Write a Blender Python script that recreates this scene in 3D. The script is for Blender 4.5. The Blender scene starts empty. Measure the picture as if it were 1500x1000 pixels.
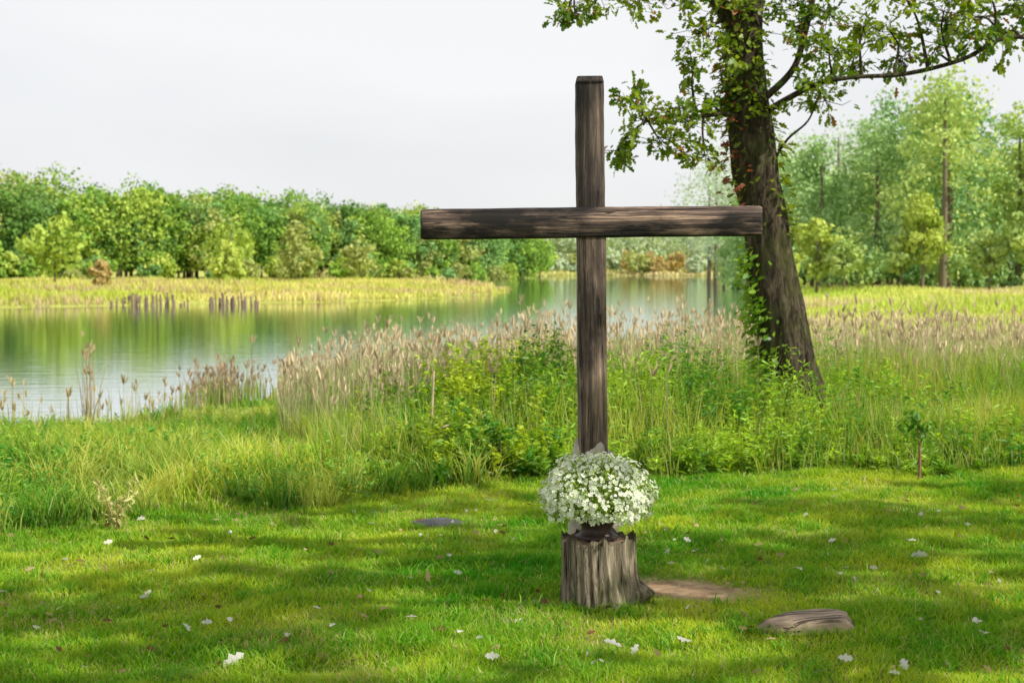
import bpy, math, random
import numpy as np
from mathutils import Vector
rng=np.random.default_rng(7); random.seed(7)
scene=bpy.context.scene
scene.view_settings.view_transform='Standard'; scene.view_settings.look='None'; scene.view_settings.exposure=0
R=math.radians
# ---------------------------------------------------------------- helpers
def link(o,parent=None):
    scene.collection.objects.link(o)
    if parent: o.parent=parent
    return o
def empty(name,loc=(0,0,0)):
    e=bpy.data.objects.new(name,None); e.location=loc; e.empty_display_size=.2
    return link(e)
def mesh_np(name,V,F,C=None,mat=None,parent=None,smooth=False):
    me=bpy.data.meshes.new(name)
    V=np.asarray(V,dtype=np.float32)
    if not isinstance(F,list): F=[F]
    F=[f for f in F if len(f)]
    loops=np.concatenate([f.ravel() for f in F]).astype(np.int32)
    tot=np.concatenate([np.full(len(f),f.shape[1],dtype=np.int32) for f in F])
    st=np.concatenate([[0],np.cumsum(tot)[:-1]]).astype(np.int32)
    me.vertices.add(len(V)); me.vertices.foreach_set('co',V.ravel())
    me.loops.add(len(loops)); me.loops.foreach_set('vertex_index',loops)
    me.polygons.add(len(tot)); me.polygons.foreach_set('loop_start',st); me.polygons.foreach_set('loop_total',tot)
    if smooth: me.polygons.foreach_set('use_smooth',np.ones(len(tot),dtype=bool))
    me.update(calc_edges=True); me.validate()
    if C is not None:
        a=me.color_attributes.new('Col','FLOAT_COLOR','POINT')
        C4=np.ones((len(V),4),dtype=np.float32); C4[:,:3]=np.clip(C,0,1)
        a.data.foreach_set('color',C4.ravel())
    if mat: me.materials.append(mat)
    return link(bpy.data.objects.new(name,me),parent)
class Acc:
    def __init__(s): s.V=[];s.F=[];s.C=[];s.n=0
    def add(s,V,F,C):
        if not isinstance(F,list): F=[F]
        for f in F: s.F.append(f+s.n)
        s.V.append(V); s.C.append(np.broadcast_to(C,(len(V),3))); s.n+=len(V)
    def obj(s,name,mat,parent=None,smooth=False):
        return mesh_np(name,np.concatenate(s.V),s.F,np.concatenate(s.C),mat,parent,smooth)
def unit(v): return v/np.maximum(np.linalg.norm(v,axis=-1,keepdims=True),1e-9)
def sn(x,y,s=1.,seed=0):
    r=np.random.default_rng(seed); t=0
    for k in range(7):
        a=r.uniform(0,6.28); f=s*r.uniform(.5,2.2); p=r.uniform(0,6.28)
        t=t+np.sin((x*np.cos(a)+y*np.sin(a))*f+p+1.3*np.sin((x*np.sin(a)-y*np.cos(a))*f*.7+p*2))
    return t/7*1.6
# ---------------------------------------------------------------- terrain maths
WATER=-0.8
river=np.array([(-300,-10),(-60,12),(-20,18),(-10.5,20.2),(-8.2,20.8),(-6.5,20.8),(-5.3,23.0),(-4.5,26.5),(-4.0,30.5),(-2,31),(2,30),(5,28.5),(7.5,36),(10,50),(16,82),(25,125),(36,180),(50,255),(64,340),(57,362),(17,362),(-6,300),(-13,250),(-15,205),(-9,185),(-1.9,158),(-.6,140),(-1.5,124),(-7,101),(-14,93),(-20,91),(-29,82),(-50,72),(-100,70),(-300,90)],float)
pond=np.array([(42,140),(50,132),(95,128),(110,170),(70,190),(50,185)],float)
def sdf(x,y,P):
    x=np.asarray(x,float); y=np.asarray(y,float)
    d=np.full(x.shape,1e9); ins=np.zeros(x.shape,bool)
    for i in range(len(P)):
        a=P[i]; b=P[(i+1)%len(P)]; e=b-a
        t=np.clip(((x-a[0])*e[0]+(y-a[1])*e[1])/(e@e),0,1)
        d=np.minimum(d,np.hypot(x-a[0]-t*e[0],y-a[1]-t*e[1]))
        c=((a[1]>y)!=(b[1]>y))
        with np.errstate(divide='ignore',invalid='ignore'):
            xi=(b[0]-a[0])*(y-a[1])/(b[1]-a[1])+a[0]
        ins^=c&(x<xi)
    return np.where(ins,-d,d)
def shore(x,y):
    w=.5*sn(x,y,.8,5)
    return np.minimum(sdf(x,y,river),sdf(x,y,pond))+np.where(y<60,w,w*2.8)
def height(x,y):
    s=shore(x,y)
    t=np.clip(s/11,0,1); t=t*t*(3-2*t)
    top=np.interp(y,[25,45],[.8,.33])
    h=WATER+np.where(s>0,.05*np.clip(s,0,1)+(top-.05)*t,np.maximum(s*.3,-1.0))
    rough=np.clip((y-9)/4,0,1)
    h+=np.where(s>0,(.012+.05*rough)*sn(x,y,1.6,11)*np.clip(s,0,1),0)
    return h
# ---------------------------------------------------------------- materials
def newmat(name):
    m=bpy.data.materials.new(name); m.use_nodes=True
    nt=m.node_tree; nt.nodes.clear()
    o=nt.nodes.new('ShaderNodeOutputMaterial')
    return m,nt,o
def N(nt,t,**kw):
    n=nt.nodes.new(t)
    for k,v in kw.items():
        if k in n.inputs: n.inputs[k].default_value=v
        else: setattr(n,k,v)
    return n
def ramp(nt,stops,fac):
    r=nt.nodes.new('ShaderNodeValToRGB'); cr=r.color_ramp
    while len(cr.elements)<len(stops): cr.elements.new(.5)
    for e,(p,c) in zip(cr.elements,stops): e.position=p; e.color=(*c,1)
    nt.links.new(fac,r.inputs[0]); return r.outputs[0]
def foliage(name,trans=.35,gloss=.04,tint=(1.25,1.15,.5)):
    m,nt,o=newmat(name); L=nt.links
    a=N(nt,'ShaderNodeVertexColor',layer_name='Col')
    d=N(nt,'ShaderNodeBsdfDiffuse'); L.new(a.outputs[0],d.inputs[0])
    mu=N(nt,'ShaderNodeMix',data_type='RGBA',blend_type='MULTIPLY'); mu.inputs[0].default_value=1
    L.new(a.outputs[0],mu.inputs[6]); mu.inputs[7].default_value=(*tint,1)
    t=N(nt,'ShaderNodeBsdfTranslucent'); L.new(mu.outputs[2],t.inputs[0])
    x=N(nt,'ShaderNodeMixShader'); x.inputs[0].default_value=trans
    L.new(d.outputs[0],x.inputs[1]); L.new(t.outputs[0],x.inputs[2])
    if gloss<=0: L.new(x.outputs[0],o.inputs[0]); return m
    g=N(nt,'ShaderNodeBsdfGlossy'); g.inputs['Roughness'].default_value=.45
    y=N(nt,'ShaderNodeMixShader'); y.inputs[0].default_value=gloss
    L.new(x.outputs[0],y.inputs[1]); L.new(g.outputs[0],y.inputs[2]); L.new(y.outputs[0],o.inputs[0])
    return m
M_grass=foliage('grass_blades',.42,.015,(1.4,1.25,.45))
M_leaf=foliage('leaf_green',.45,.03,(1.45,1.3,.45))
M_far=foliage('far_leaf',.24,0.0)
M_dry=foliage('dry_reed',.3,.0,(1.1,1,.8))
M_flower=foliage('petal',.3,.0,(1,1,1))
def terrain_mat():
    m,nt,o=newmat('soil_and_turf'); L=nt.links
    g=N(nt,'ShaderNodeNewGeometry')
    n=N(nt,'ShaderNodeTexNoise',Scale=1.3,Detail=8.,Roughness=.65); L.new(g.outputs['Position'],n.inputs['Vector'])
    col=ramp(nt,[(.3,(.07,.15,.012)),(.5,(.14,.23,.02)),(.7,(.30,.28,.07))],n.outputs[0])
    a=N(nt,'ShaderNodeVertexColor',layer_name='Col')
    sep=N(nt,'ShaderNodeSeparateColor'); L.new(a.outputs[0],sep.inputs[0])
    n2=N(nt,'ShaderNodeTexNoise',Scale=9.,Detail=8.,Roughness=.7); L.new(g.outputs['Position'],n2.inputs['Vector'])
    soil=ramp(nt,[(.3,(.20,.115,.06)),(.7,(.62,.44,.27))],n2.outputs[0])
    mx=N(nt,'ShaderNodeMix',data_type='RGBA'); L.new(sep.outputs[0],mx.inputs[0]); L.new(col,mx.inputs[6]); L.new(soil,mx.inputs[7])
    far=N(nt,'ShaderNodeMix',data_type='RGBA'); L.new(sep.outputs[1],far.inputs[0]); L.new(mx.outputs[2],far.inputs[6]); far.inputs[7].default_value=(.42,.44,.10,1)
    b=N(nt,'ShaderNodeBsdfPrincipled',Roughness=.95); b.inputs['Specular IOR Level'].default_value=.1
    L.new(far.outputs[2],b.inputs['Base Color'])
    bp=N(nt,'ShaderNodeBump',Strength=.8,Distance=.03); L.new(n2.outputs[0],bp.inputs['Height']); L.new(bp.outputs[0],b.inputs['Normal'])
    L.new(b.outputs[0],o.inputs[0]); return m
def wood_mat(name,axis,dark,mid,light,scale=1.,lo=.35,hi=1.35,band=(.40,.62)):
    m,nt,o=newmat(name); L=nt.links
    tc=N(nt,'ShaderNodeTexCoord')
    def mp(a,b):
        k=N(nt,'ShaderNodeMapping'); s=[a*scale]*3; s[axis]=b*scale; k.inputs['Scale'].default_value=s
        L.new(tc.outputs['Object'],k.inputs[0]); return k.outputs[0]
    n1=N(nt,'ShaderNodeTexNoise',Scale=1.,Detail=9.,Roughness=.7,Distortion=.5); L.new(mp(38,1.6),n1.inputs['Vector'])
    n2=N(nt,'ShaderNodeTexNoise',Scale=1.,Detail=5.,Roughness=.65); L.new(mp(8,2.6),n2.inputs['Vector'])
    n3=N(nt,'ShaderNodeTexNoise',Scale=1.,Detail=6.,Roughness=.55,Distortion=.9); L.new(mp(22,.55),n3.inputs['Vector'])
    c=ramp(nt,[(.30,dark),(.5,mid),(.72,light)],n1.outputs[0])
    c2=ramp(nt,[(band[0],(lo,lo*.96,lo*.96)),(band[1],(hi,hi*.96,hi*.92))],n2.outputs[0])
    mu=N(nt,'ShaderNodeMix',data_type='RGBA',blend_type='MULTIPLY'); mu.inputs[0].default_value=1
    L.new(c,mu.inputs[6]); L.new(c2,mu.inputs[7])
    ck=ramp(nt,[(.480,(1,1,1)),(.496,(.08,.08,.08)),(.504,(.08,.08,.08)),(.520,(1,1,1))],n3.outputs[0])
    mu2=N(nt,'ShaderNodeMix',data_type='RGBA',blend_type='MULTIPLY'); mu2.inputs[0].default_value=.85
    L.new(mu.outputs[2],mu2.inputs[6]); L.new(ck,mu2.inputs[7])
    b=N(nt,'ShaderNodeBsdfPrincipled',Roughness=.7); b.inputs['Specular IOR Level'].default_value=.35
    L.new(mu2.outputs[2],b.inputs['Base Color'])
    ad=N(nt,'ShaderNodeMath',operation='MULTIPLY_ADD'); L.new(n1.outputs[0],ad.inputs[0]); ad.inputs[1].default_value=.6; L.new(ck,ad.inputs[2])
    bp=N(nt,'ShaderNodeBump',Strength=.9,Distance=.007); L.new(ad.outputs[0],bp.inputs['Height']); L.new(bp.outputs[0],b.inputs['Normal'])
    L.new(b.outputs[0],o.inputs[0]); return m
def bark_mat(name,dark,mid,light,sx=14,sz=3,bump=.03,moss=0.):
    m,nt,o=newmat(name); L=nt.links
    tc=N(nt,'ShaderNodeTexCoord'); k=N(nt,'ShaderNodeMapping'); k.inputs['Scale'].default_value=(sx,sx,sz)
    L.new(tc.outputs['Object'],k.inputs[0])
    v=N(nt,'ShaderNodeTexNoise',Scale=1.2,Detail=7.,Roughness=.7,Distortion=.6); L.new(k.outputs[0],v.inputs['Vector'])
    c=ramp(nt,[(.38,dark),(.5,mid),(.66,light)],v.outputs[0])
    n2=N(nt,'ShaderNodeTexNoise',Scale=3.5,Detail=5.,Roughness=.6); L.new(tc.outputs['Object'],n2.inputs['Vector'])
    f=ramp(nt,[(.45,(0,0,0)),(.65,(moss,moss,moss))],n2.outputs[0])
    mx=N(nt,'ShaderNodeMix',data_type='RGBA'); L.new(f,mx.inputs[0]); L.new(c,mx.inputs[6]); mx.inputs[7].default_value=(.11,.13,.03,1)
    b=N(nt,'ShaderNodeBsdfPrincipled',Roughness=.9); b.inputs['Specular IOR Level'].default_value=.2
    L.new(mx.outputs[2],b.inputs['Base Color'])
    bp=N(nt,'ShaderNodeBump',Strength=1.,Distance=bump); L.new(v.outputs[0],bp.inputs['Height']); L.new(bp.outputs[0],b.inputs['Normal'])
    L.new(b.outputs[0],o.inputs[0]); return m
def plain(name,stops,scale=8.,rough=.85,bump=.01):
    m,nt,o=newmat(name); L=nt.links
    tc=N(nt,'ShaderNodeTexCoord')
    n=N(nt,'ShaderNodeTexNoise',Scale=scale,Detail=7.,Roughness=.65); L.new(tc.outputs['Object'],n.inputs['Vector'])
    c=ramp(nt,stops,n.outputs[0]); b=N(nt,'ShaderNodeBsdfPrincipled',Roughness=rough); L.new(c,b.inputs['Base Color'])
    bp=N(nt,'ShaderNodeBump',Strength=.8,Distance=bump); L.new(n.outputs[0],bp.inputs['Height']); L.new(bp.outputs[0],b.inputs['Normal'])
    L.new(b.outputs[0],o.inputs[0]); return m
def water_mat():
    m,nt,o=newmat('river_water'); L=nt.links
    g=N(nt,'ShaderNodeNewGeometry'); k=N(nt,'ShaderNodeMapping'); k.inputs['Scale'].default_value=(.4,1.6,1)
    L.new(g.outputs['Position'],k.inputs[0])
    n=N(nt,'ShaderNodeTexNoise',Scale=1.6,Detail=5.,Roughness=.55); L.new(k.outputs[0],n.inputs['Vector'])
    bp=N(nt,'ShaderNodeBump',Strength=.26,Distance=.02); L.new(n.outputs[0],bp.inputs['Height'])
    b=N(nt,'ShaderNodeBsdfPrincipled',Roughness=.04,IOR=1.33); b.inputs['Base Color'].default_value=(.08,.11,.06,1)
    L.new(bp.outputs[0],b.inputs['Normal'])
    gl=N(nt,'ShaderNodeBsdfGlossy'); gl.inputs['Roughness'].default_value=.03; gl.inputs[0].default_value=(.93,.98,1,1); L.new(bp.outputs[0],gl.inputs['Normal'])
    x=N(nt,'ShaderNodeMixShader'); x.inputs[0].default_value=.8; L.new(b.outputs[0],x.inputs[1]); L.new(gl.outputs[0],x.inputs[2])
    L.new(x.outputs[0],o.inputs[0]); return m
# ---------------------------------------------------------------- ground
def soilmask(x,y):
    a=1.1*np.exp(-(((x-.80)/.44)**2+((y-7.0)/.36)**2)*1.1)
    b=.45*np.exp(-(((x-.26)/.22)**2+((y-6.75)/.2)**2))
    c=.9*np.exp(-(((x+1.95+.14*(y-12.))/.40)**2+((y-12.3)/1.6)**2))
    n=.55*sn(x,y,9,3)
    m=np.clip((a+b+c)*1.3+n*(a+b+c)-.2,0,1)
    bare=.75*np.clip(sn(x,y,2.1,77)-.55,0,1)*(y<9.8)
    shoremud=np.clip(1-shore(x,y)/.8,0,1)*(y<60)
    return np.clip(m+bare+.6*shoremud,0,1)
def terrain():
    yy=np.concatenate([np.arange(-30,3,2.),np.arange(3,10,.08),np.arange(10,36,.25),np.arange(36,175,1.5),175*1.06**np.arange(0,48)])
    xp=np.concatenate([np.arange(0,3,.1),np.arange(3,14,.25),np.arange(14,75,1.5),75*1.09**np.arange(0,40)])
    xx=np.concatenate([-xp[:0:-1],xp])
    X,Y=np.meshgrid(xx,yy); Z=height(X,Y)
    V=np.stack([X,Y,Z],-1).reshape(-1,3); nx=len(xx); ny=len(yy)
    i=np.arange(nx*ny).reshape(ny,nx)
    F=np.stack([i[:-1,:-1],i[:-1,1:],i[1:,1:],i[1:,:-1]],-1).reshape(-1,4)
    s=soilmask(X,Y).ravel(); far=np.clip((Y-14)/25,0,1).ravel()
    mesh_np('ground',V,F,np.stack([s,far,0*s],-1),terrain_mat(),smooth=True)
terrain()
mesh_np('water',[(-400,-20,WATER),(300,-20,WATER),(300,420,WATER),(-400,420,WATER)],np.array([[0,1,2,3]]),None,water_mat())
# ---------------------------------------------------------------- blades & leaves
def blades(acc,x,y,z,h,wd,lean,c0,c1,base=None):
    n=len(x); th=rng.uniform(0,2*np.pi,n); ph=rng.uniform(0,2*np.pi,n)
    B=np.stack([x,y,z-.01],-1); s=np.stack([np.cos(th),np.sin(th),0*th],-1)*(wd/2)[:,None]
    ld=np.stack([np.cos(ph),np.sin(ph),0*ph],-1)*(lean*h)[:,None]
    up=np.stack([0*h,0*h,h],-1)
    m=B+up*.55+ld*.35; t=B+up*np.sqrt(np.clip(1-lean**2*.5,.2,1))[:,None]+ld
    V=np.stack([B-s,B+s,m-s*.75,m+s*.75,t],1).reshape(-1,3)
    k=np.arange(n)[:,None]*5
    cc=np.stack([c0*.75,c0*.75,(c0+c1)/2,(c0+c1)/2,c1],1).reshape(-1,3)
    acc.add(V,[k+np.array([[0,1,3,2]]),k+np.array([[2,3,4]])],cc)
def leaves(acc,P,D,L_,W,C,fold=.15,up=None):
    n=len(P); D=unit(D)
    r=rng.normal(size=(n,3)) if up is None else up
    S=unit(np.cross(D,r)); Nn=np.cross(S,D)
    L_=np.broadcast_to(L_,(n,))[:,None]; W=np.broadcast_to(W,(n,))[:,None]
    V=np.stack([P,P+D*L_*.35-S*W/2+Nn*W*fold,P+D*L_*.72-S*W*.38+Nn*W*fold,P+D*L_-Nn*L_*.08,P+D*L_*.72+S*W*.38+Nn*W*fold,P+D*L_*.35+S*W/2+Nn*W*fold],1).reshape(-1,3)
    k=np.arange(n)[:,None]*6
    acc.add(V,[k+np.array([[0,1,2,3]]),k+np.array([[0,3,4,5]])],np.repeat(C,6,0))
def quads(acc,P,size,C,nrm=None):
    n=len(P); nn=unit(rng.normal(size=(n,3)) if nrm is None else nrm)
    a=unit(np.cross(nn,rng.normal(size=(n,3)))); b=np.cross(nn,a)
    s=(np.broadcast_to(size,(n,))*.5)[:,None]; e=rng.uniform(.5,1,(n,1))
    V=np.stack([P-a*s,P-b*s*e,P+a*s,P+b*s*e],1).reshape(-1,3)
    k=np.arange(n)[:,None]*4
    acc.add(V,k+np.array([[0,1,2,3]]),np.repeat(C,4,0))
def mixc(a,b,t): return np.asarray(a)*(1-t[:,None])+np.asarray(b)*t[:,None]
def scatter(n,ylo,yhi,xlo,xhi,power=1.):
    u=rng.uniform(0,1,n)**power; y=ylo+(yhi-ylo)*u
    x=y*(xlo+(xhi-xlo)*rng.uniform(0,1,n)); return x,y
def edge(x):
    return np.interp(x,[-4,-2.6,-1.6,-.6,.5,2,4,6],[8.1,8.5,9.3,10.0,10.5,10.8,10.9,11.5])+.30*sn(x,x*0,3.,8)
LOG=(1.31,6.2)
# mown lawn
acc=Acc()
x,y=scatter(400000,4.6,12.5,-.47,.47,1.0)
k=(y<edge(x)+.5)&(rng.uniform(0,1,len(x))>soilmask(x,y)*1.15)&(np.hypot(x-.41,y-6.75)>.17)&(np.hypot((x-LOG[0])/.22,(y-LOG[1])/.10)>1)
k&=(np.hypot(x+.46,y-8.7)>.16)
x=x[k];y=y[k]; n=len(x)
pt=sn(x,y,2.2,21)*.5+.5; fine=rng.uniform(0,1,n)
clump=np.clip(sn(x,y,7,22)*.6+.5,0,1); cl2=np.clip(sn(x,y,2.6,26)*.7+.3,0,1)
h=(.018+.026*clump+.018*fine+.045*cl2*clump)*(1-.5*soilmask(x,y)); wd=.0035+.0035*rng.uniform(0,1,n)+.0004*(y-5)
t=np.clip(1.0*pt+.4*fine-.25+.35*sn(x,y,9,28),0,1)
c0=mixc((.065,.33,.008),(.50,.62,.045),t); dry=rng.uniform(0,1,n)<.05+.22*np.clip(sn(x,y,3.1,29),0,1)  # sunlit and shaded lawn patches painted into the blade colours
c0[dry]=(.60,.52,.25)
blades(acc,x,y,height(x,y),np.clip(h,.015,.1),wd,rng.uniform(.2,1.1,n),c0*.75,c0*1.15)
tc_=rng.uniform(0,1,(620,2)); ty=5.2+tc_[:,0]*5.2; tx=ty*(tc_[:,1]-.5)*.86
idx=rng.integers(0,620,20000); x=tx[idx]+rng.normal(size=20000)*.04; y=ty[idx]+rng.normal(size=20000)*.04
k=(soilmask(x,y)<.3)&(np.hypot(x-.41,y-6.75)>.22)&(np.hypot(x-LOG[0],y-LOG[1])>.3)&(np.hypot(x+.46,y-8.7)>.3); x=x[k];y=y[k];n=len(x)
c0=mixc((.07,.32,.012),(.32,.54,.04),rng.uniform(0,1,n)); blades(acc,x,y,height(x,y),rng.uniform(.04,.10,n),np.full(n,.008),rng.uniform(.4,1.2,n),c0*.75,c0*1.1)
for (cx,cy,rx_,ry_) in [(LOG[0],LOG[1],.27,.13),(-.46,8.7,.18,.18),(.42,6.76,.21,.20)]:
    a=rng.uniform(0,6.28,900); rr_=1+.12*np.abs(rng.normal(size=900)); x=cx+np.cos(a)*rx_*rr_; y=cy+np.sin(a)*ry_*rr_
    k=rng.uniform(0,1,900)>soilmask(x,y); x=x[k];y=y[k]; c0=mixc((.08,.31,.01),(.38,.54,.05),rng.uniform(0,1,len(x)))
    blades(acc,x,y,height(x,y),rng.uniform(.03,.08,len(x)),np.full(len(x),.006),rng.uniform(.3,1.1,len(x)),c0*.8,c0*1.1)
acc.obj('lawn_grass',M_grass)
# rough bank grass
acc=Acc()
x,y=scatter(200000,7.9,33,-.60,.50,1.35)
s=shore(x,y); k=(y>edge(x)-.15)&(s>.1)&(rng.uniform(0,1,len(x))>soilmask(x,y)*.9)
x=x[k];y=y[k];s=s[k];n=len(x)
g=np.clip(sn(x,y,2.2,31)*.8+.4,0,1.3); e=np.clip((y-edge(x))/1.2,0,1)
h=(.05+e*(.03+.19*g))*rng.uniform(.5,1.3,n); h*=np.where((x/y<-.16)&(y>15),.75,1)
wd=.004+.0007*y*rng.uniform(.5,1,n)
pt=np.clip(.55+.6*sn(x,y,1.3,33)+.3*rng.normal(size=n),0,1)
c0=mixc((.08,.33,.02),(.56,.64,.07),pt)
dry=rng.uniform(0,1,n)<(.08+.42*np.clip(sn(x,y,1.1,37),0,1)); c0[dry]=(.66,.60,.30)
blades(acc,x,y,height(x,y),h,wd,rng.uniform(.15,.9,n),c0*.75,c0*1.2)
m=620; ty=8.2+rng.uniform(0,1,m)**1.2*13; tx=ty*rng.uniform(-.42,-.02,m); th_=rng.uniform(.14,.38,m); tcx=rng.uniform(0,1,m)
idx=rng.integers(0,m,36000); sp_=rng.normal(size=(36000,2))*.07; x=tx[idx]+sp_[:,0]; y=ty[idx]+sp_[:,1]
k=(y>edge(x))&(shore(x,y)>.2)&(soilmask(x,y)<.3); x=x[k];y=y[k];idx=idx[k];n=len(x)
c0=mixc((.07,.28,.015),(.66,.68,.16),np.clip(tcx[idx]*.9+.1*rng.normal(size=n),0,1))
blades(acc,x,y,height(x,y),th_[idx]*rng.uniform(.5,1.1,n),.006+.0006*y,rng.uniform(.2,.9,n),c0*.65,c0*1.15)
acc.obj('bank_grass',M_grass)
# weeds (leafy herbs)
def weeds(name,x,y,h,ca,cb,nl=26,ll=.085,lw=.026):
    acc=Acc(); n=len(x); z=height(x,y)
    ph=rng.uniform(0,2*np.pi,n); lean=rng.uniform(0,.32,n)*h
    tip=np.stack([x+np.cos(ph)*lean,y+np.sin(ph)*lean,z+h],-1); B=np.stack([x,y,z],-1)
    tt=np.clip(.5+.5*sn(x,y,2.2,41)+.25*rng.normal(size=n),0,1); col=mixc(ca,cb,tt)
    a=rng.uniform(0,6.28,n); s=np.stack([np.cos(a),np.sin(a),0*a],-1)*.004
    V=np.stack([B-s,B+s,tip+s*.4,tip-s*.4],1).reshape(-1,3); k=np.arange(n)[:,None]*4
    acc.add(V,k+np.array([[0,1,2,3]]),np.repeat(col*.8+np.array([.05,.0,0]),4,0))
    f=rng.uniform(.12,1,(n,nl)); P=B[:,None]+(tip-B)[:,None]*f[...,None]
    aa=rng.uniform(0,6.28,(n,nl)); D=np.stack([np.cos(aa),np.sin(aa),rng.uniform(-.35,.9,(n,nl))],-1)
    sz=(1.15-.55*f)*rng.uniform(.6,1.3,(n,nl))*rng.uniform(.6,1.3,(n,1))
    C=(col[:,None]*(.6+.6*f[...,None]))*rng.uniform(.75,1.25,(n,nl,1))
    up=np.tile([0,0,1.],(n*nl,1))+.6*rng.normal(size=(n*nl,3))
    leaves(acc,P.reshape(-1,3),D.reshape(-1,3),(ll*sz).ravel(),(lw*sz).ravel(),C.reshape(-1,3),up=up)
    return acc.obj(name,M_leaf)
def hump(x,y): return np.clip(.80+.46*sn(x,y,1.7,91)+.18*sn(x,y,5,92),.3,1.3)
x,y=scatter(5400,10.4,16.5,.0,.46,1.2); d=sn(x,y,1.5,93)
k=(y>edge(x)+.15+.3*sn(x,y,2.5,94))&(rng.uniform(0,1,len(x))<np.clip(.70+.6*d,.10,1)*np.interp(x/y,[.22,.3],[1,.35]))
x=x[k];y=y[k];n=len(x)
h=np.interp(x/y,[.0,.1,.2,.28,.46],[.74,.82,.78,.60,.55])*hump(x,y)*rng.uniform(.5,1.15,n)*np.clip(.30+(y-edge(x))*.45,.25,1)
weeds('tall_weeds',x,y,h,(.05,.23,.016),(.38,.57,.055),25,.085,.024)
x,y=scatter(2300,10.1,16,-.12,.03,1.1); q=x/y; k=(y>edge(x)+.15)&(rng.uniform(0,1,len(x))<np.clip(.7+.6*sn(x,y,2.2,95),.1,1)*np.interp(q,[-.12,-.07,-.035],[.06,.35,1])); x=x[k];y=y[k];n=len(x)
h=np.clip(.34+(y-10.2)*.22,.25,.85)*hump(x,y)*rng.uniform(.6,1.15,n)*np.interp(x/y,[-.12,-.04],[.6,1])
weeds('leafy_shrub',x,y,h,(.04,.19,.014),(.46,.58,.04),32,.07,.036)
x,y=scatter(1500,8.5,20,-.42,-.03,1.1); k=(y>edge(x)+.1)&(shore(x,y)>1)&(soilmask(x,y)<.3)&(sn(x,y,1.6,96)>-.2); x=x[k];y=y[k];n=len(x)
weeds('low_herbs',x,y,rng.uniform(.1,.34,n),(.06,.30,.04),(.36,.54,.06),18,.06,.022)
acc=Acc()
x,y=scatter(42000,10.6,17.5,-.19,.46,1.15); q=x/y
k=(y>edge(x)+.1+.25*sn(x,y,3,97))&(rng.uniform(0,1,len(x))<np.interp(q,[-.19,-.12,-.02,.2,.28],[.5,.85,.40,.45,1.]))&(soilmask(x,y)<.4)
x=x[k];y=y[k];q=q[k];n=len(x)
h=np.interp(q,[-.19,-.14,-.05,.05,.2,.3,.46],[.28,.46,.66,.76,.76,.74,.70])*(.8+.32*sn(x,y,1.3,98))*rng.uniform(.45,1.15,n)*np.clip(.35+(y-edge(x))*.5,.3,1)
t=np.clip(.45+.5*sn(x,y,1.1,99)+.3*rng.normal(size=n),0,1); c0=mixc((.11,.36,.03),(.52,.62,.08),t)
tip=mixc(c0,np.tile([.66,.52,.32],(n,1)),np.where(rng.uniform(0,1,n)<.22,.8,.05))
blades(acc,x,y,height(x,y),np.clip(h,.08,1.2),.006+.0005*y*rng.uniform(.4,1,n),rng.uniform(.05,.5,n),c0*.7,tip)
acc.obj('tall_grass',M_grass)
# cattails / reeds
def reeds(name,x,y,h,green,tan,tanp,wd0=.009,heads=.3):
    acc=Acc(); n=len(x); z=np.maximum(height(x,y),WATER-.2)
    t=np.where(rng.uniform(0,1,n)<tanp,rng.uniform(.6,1,n),rng.uniform(0,.35,n))
    c=mixc(green,tan,t)*rng.uniform(.8,1.2,(n,1))
    wd=wd0+.0005*y
    tipc=c*.5+np.array(tan)*.5*rng.uniform(.4,1.2,(n,1))
    blades(acc,x,y,z,h,wd,rng.uniform(.02,.30,n),mixc(green,green,t)*.9,tipc)
    k=rng.uniform(0,1,n)<heads; m=k.sum()
    P=np.stack([x[k],y[k],z[k]+h[k]*rng.uniform(.85,1.12,m)],-1)
    for j in range(4):
        D=np.stack([rng.normal(size=m)*.25,rng.normal(size=m)*.25,np.ones(m)],-1)
        leaves(acc,P,D,rng.uniform(.07,.15,m),rng.uniform(.016,.03,m),np.array(tan)*rng.uniform(.6,1.25,(m,1)))
    B=np.stack([x[k],y[k],z[k]],-1); a=rng.uniform(0,6.28,m); s=np.stack([np.cos(a),np.sin(a),0*a],-1)*.005
    V=np.stack([B-s,B+s,P+s*.6,P-s*.6],1).reshape(-1,3); q=np.arange(m)[:,None]*4
    acc.add(V,q+np.array([[0,1,2,3]]),np.repeat(np.tile(np.array(tan)*.7,(m,1)),4,0))
    return acc.obj(name,M_dry)
TAN=(.74,.62,.43); RG=(.24,.44,.04)
x,y=scatter(36000,12.0,29,-.165,.42,1.05); s=shore(x,y)
lim=np.interp(x/y,[-.175,-.15,-.1,-.03,.42],[17,13.3,12.0,15,16])
dens=np.clip(.55+.65*sn(x,y,1.3,51),.08,1)
k=(s>-.6)&(y>lim+.9*sn(x,y,2,52))&(rng.uniform(0,1,len(x))<dens); x=x[k];y=y[k]
slope=np.interp(x/y,[-.17,-.13,-.05,.03,.15,.25,.36],[.070,.051,.042,.034,.031,.033,.036])
top=1.6-slope*y
h=np.clip(top-height(x,y),.35,1.6)*(.86+.18*sn(x,y,1.4,53))*np.where(rng.uniform(0,1,len(x))<.12,1.05,rng.uniform(.40,.98,len(x)))
reeds('cattail_reeds',x,y,h,RG,TAN,.36,.007,.24)
x=rng.normal(-5.05,.36,380); y=rng.normal(24.6,.6,380)
reeds('cattail_clump',x,y,rng.uniform(.3,.75,380),RG,(.50,.38,.26),.7,.01,.45)
x,y=scatter(260,16.5,22,-.42,-.19); k=shore(x,y)>-.3; x=x[k];y=y[k]
reeds('shore_stalks',x,y,rng.uniform(.3,.7,len(x)),(.36,.5,.07),(.66,.55,.32),.7,.006,.2)
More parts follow.
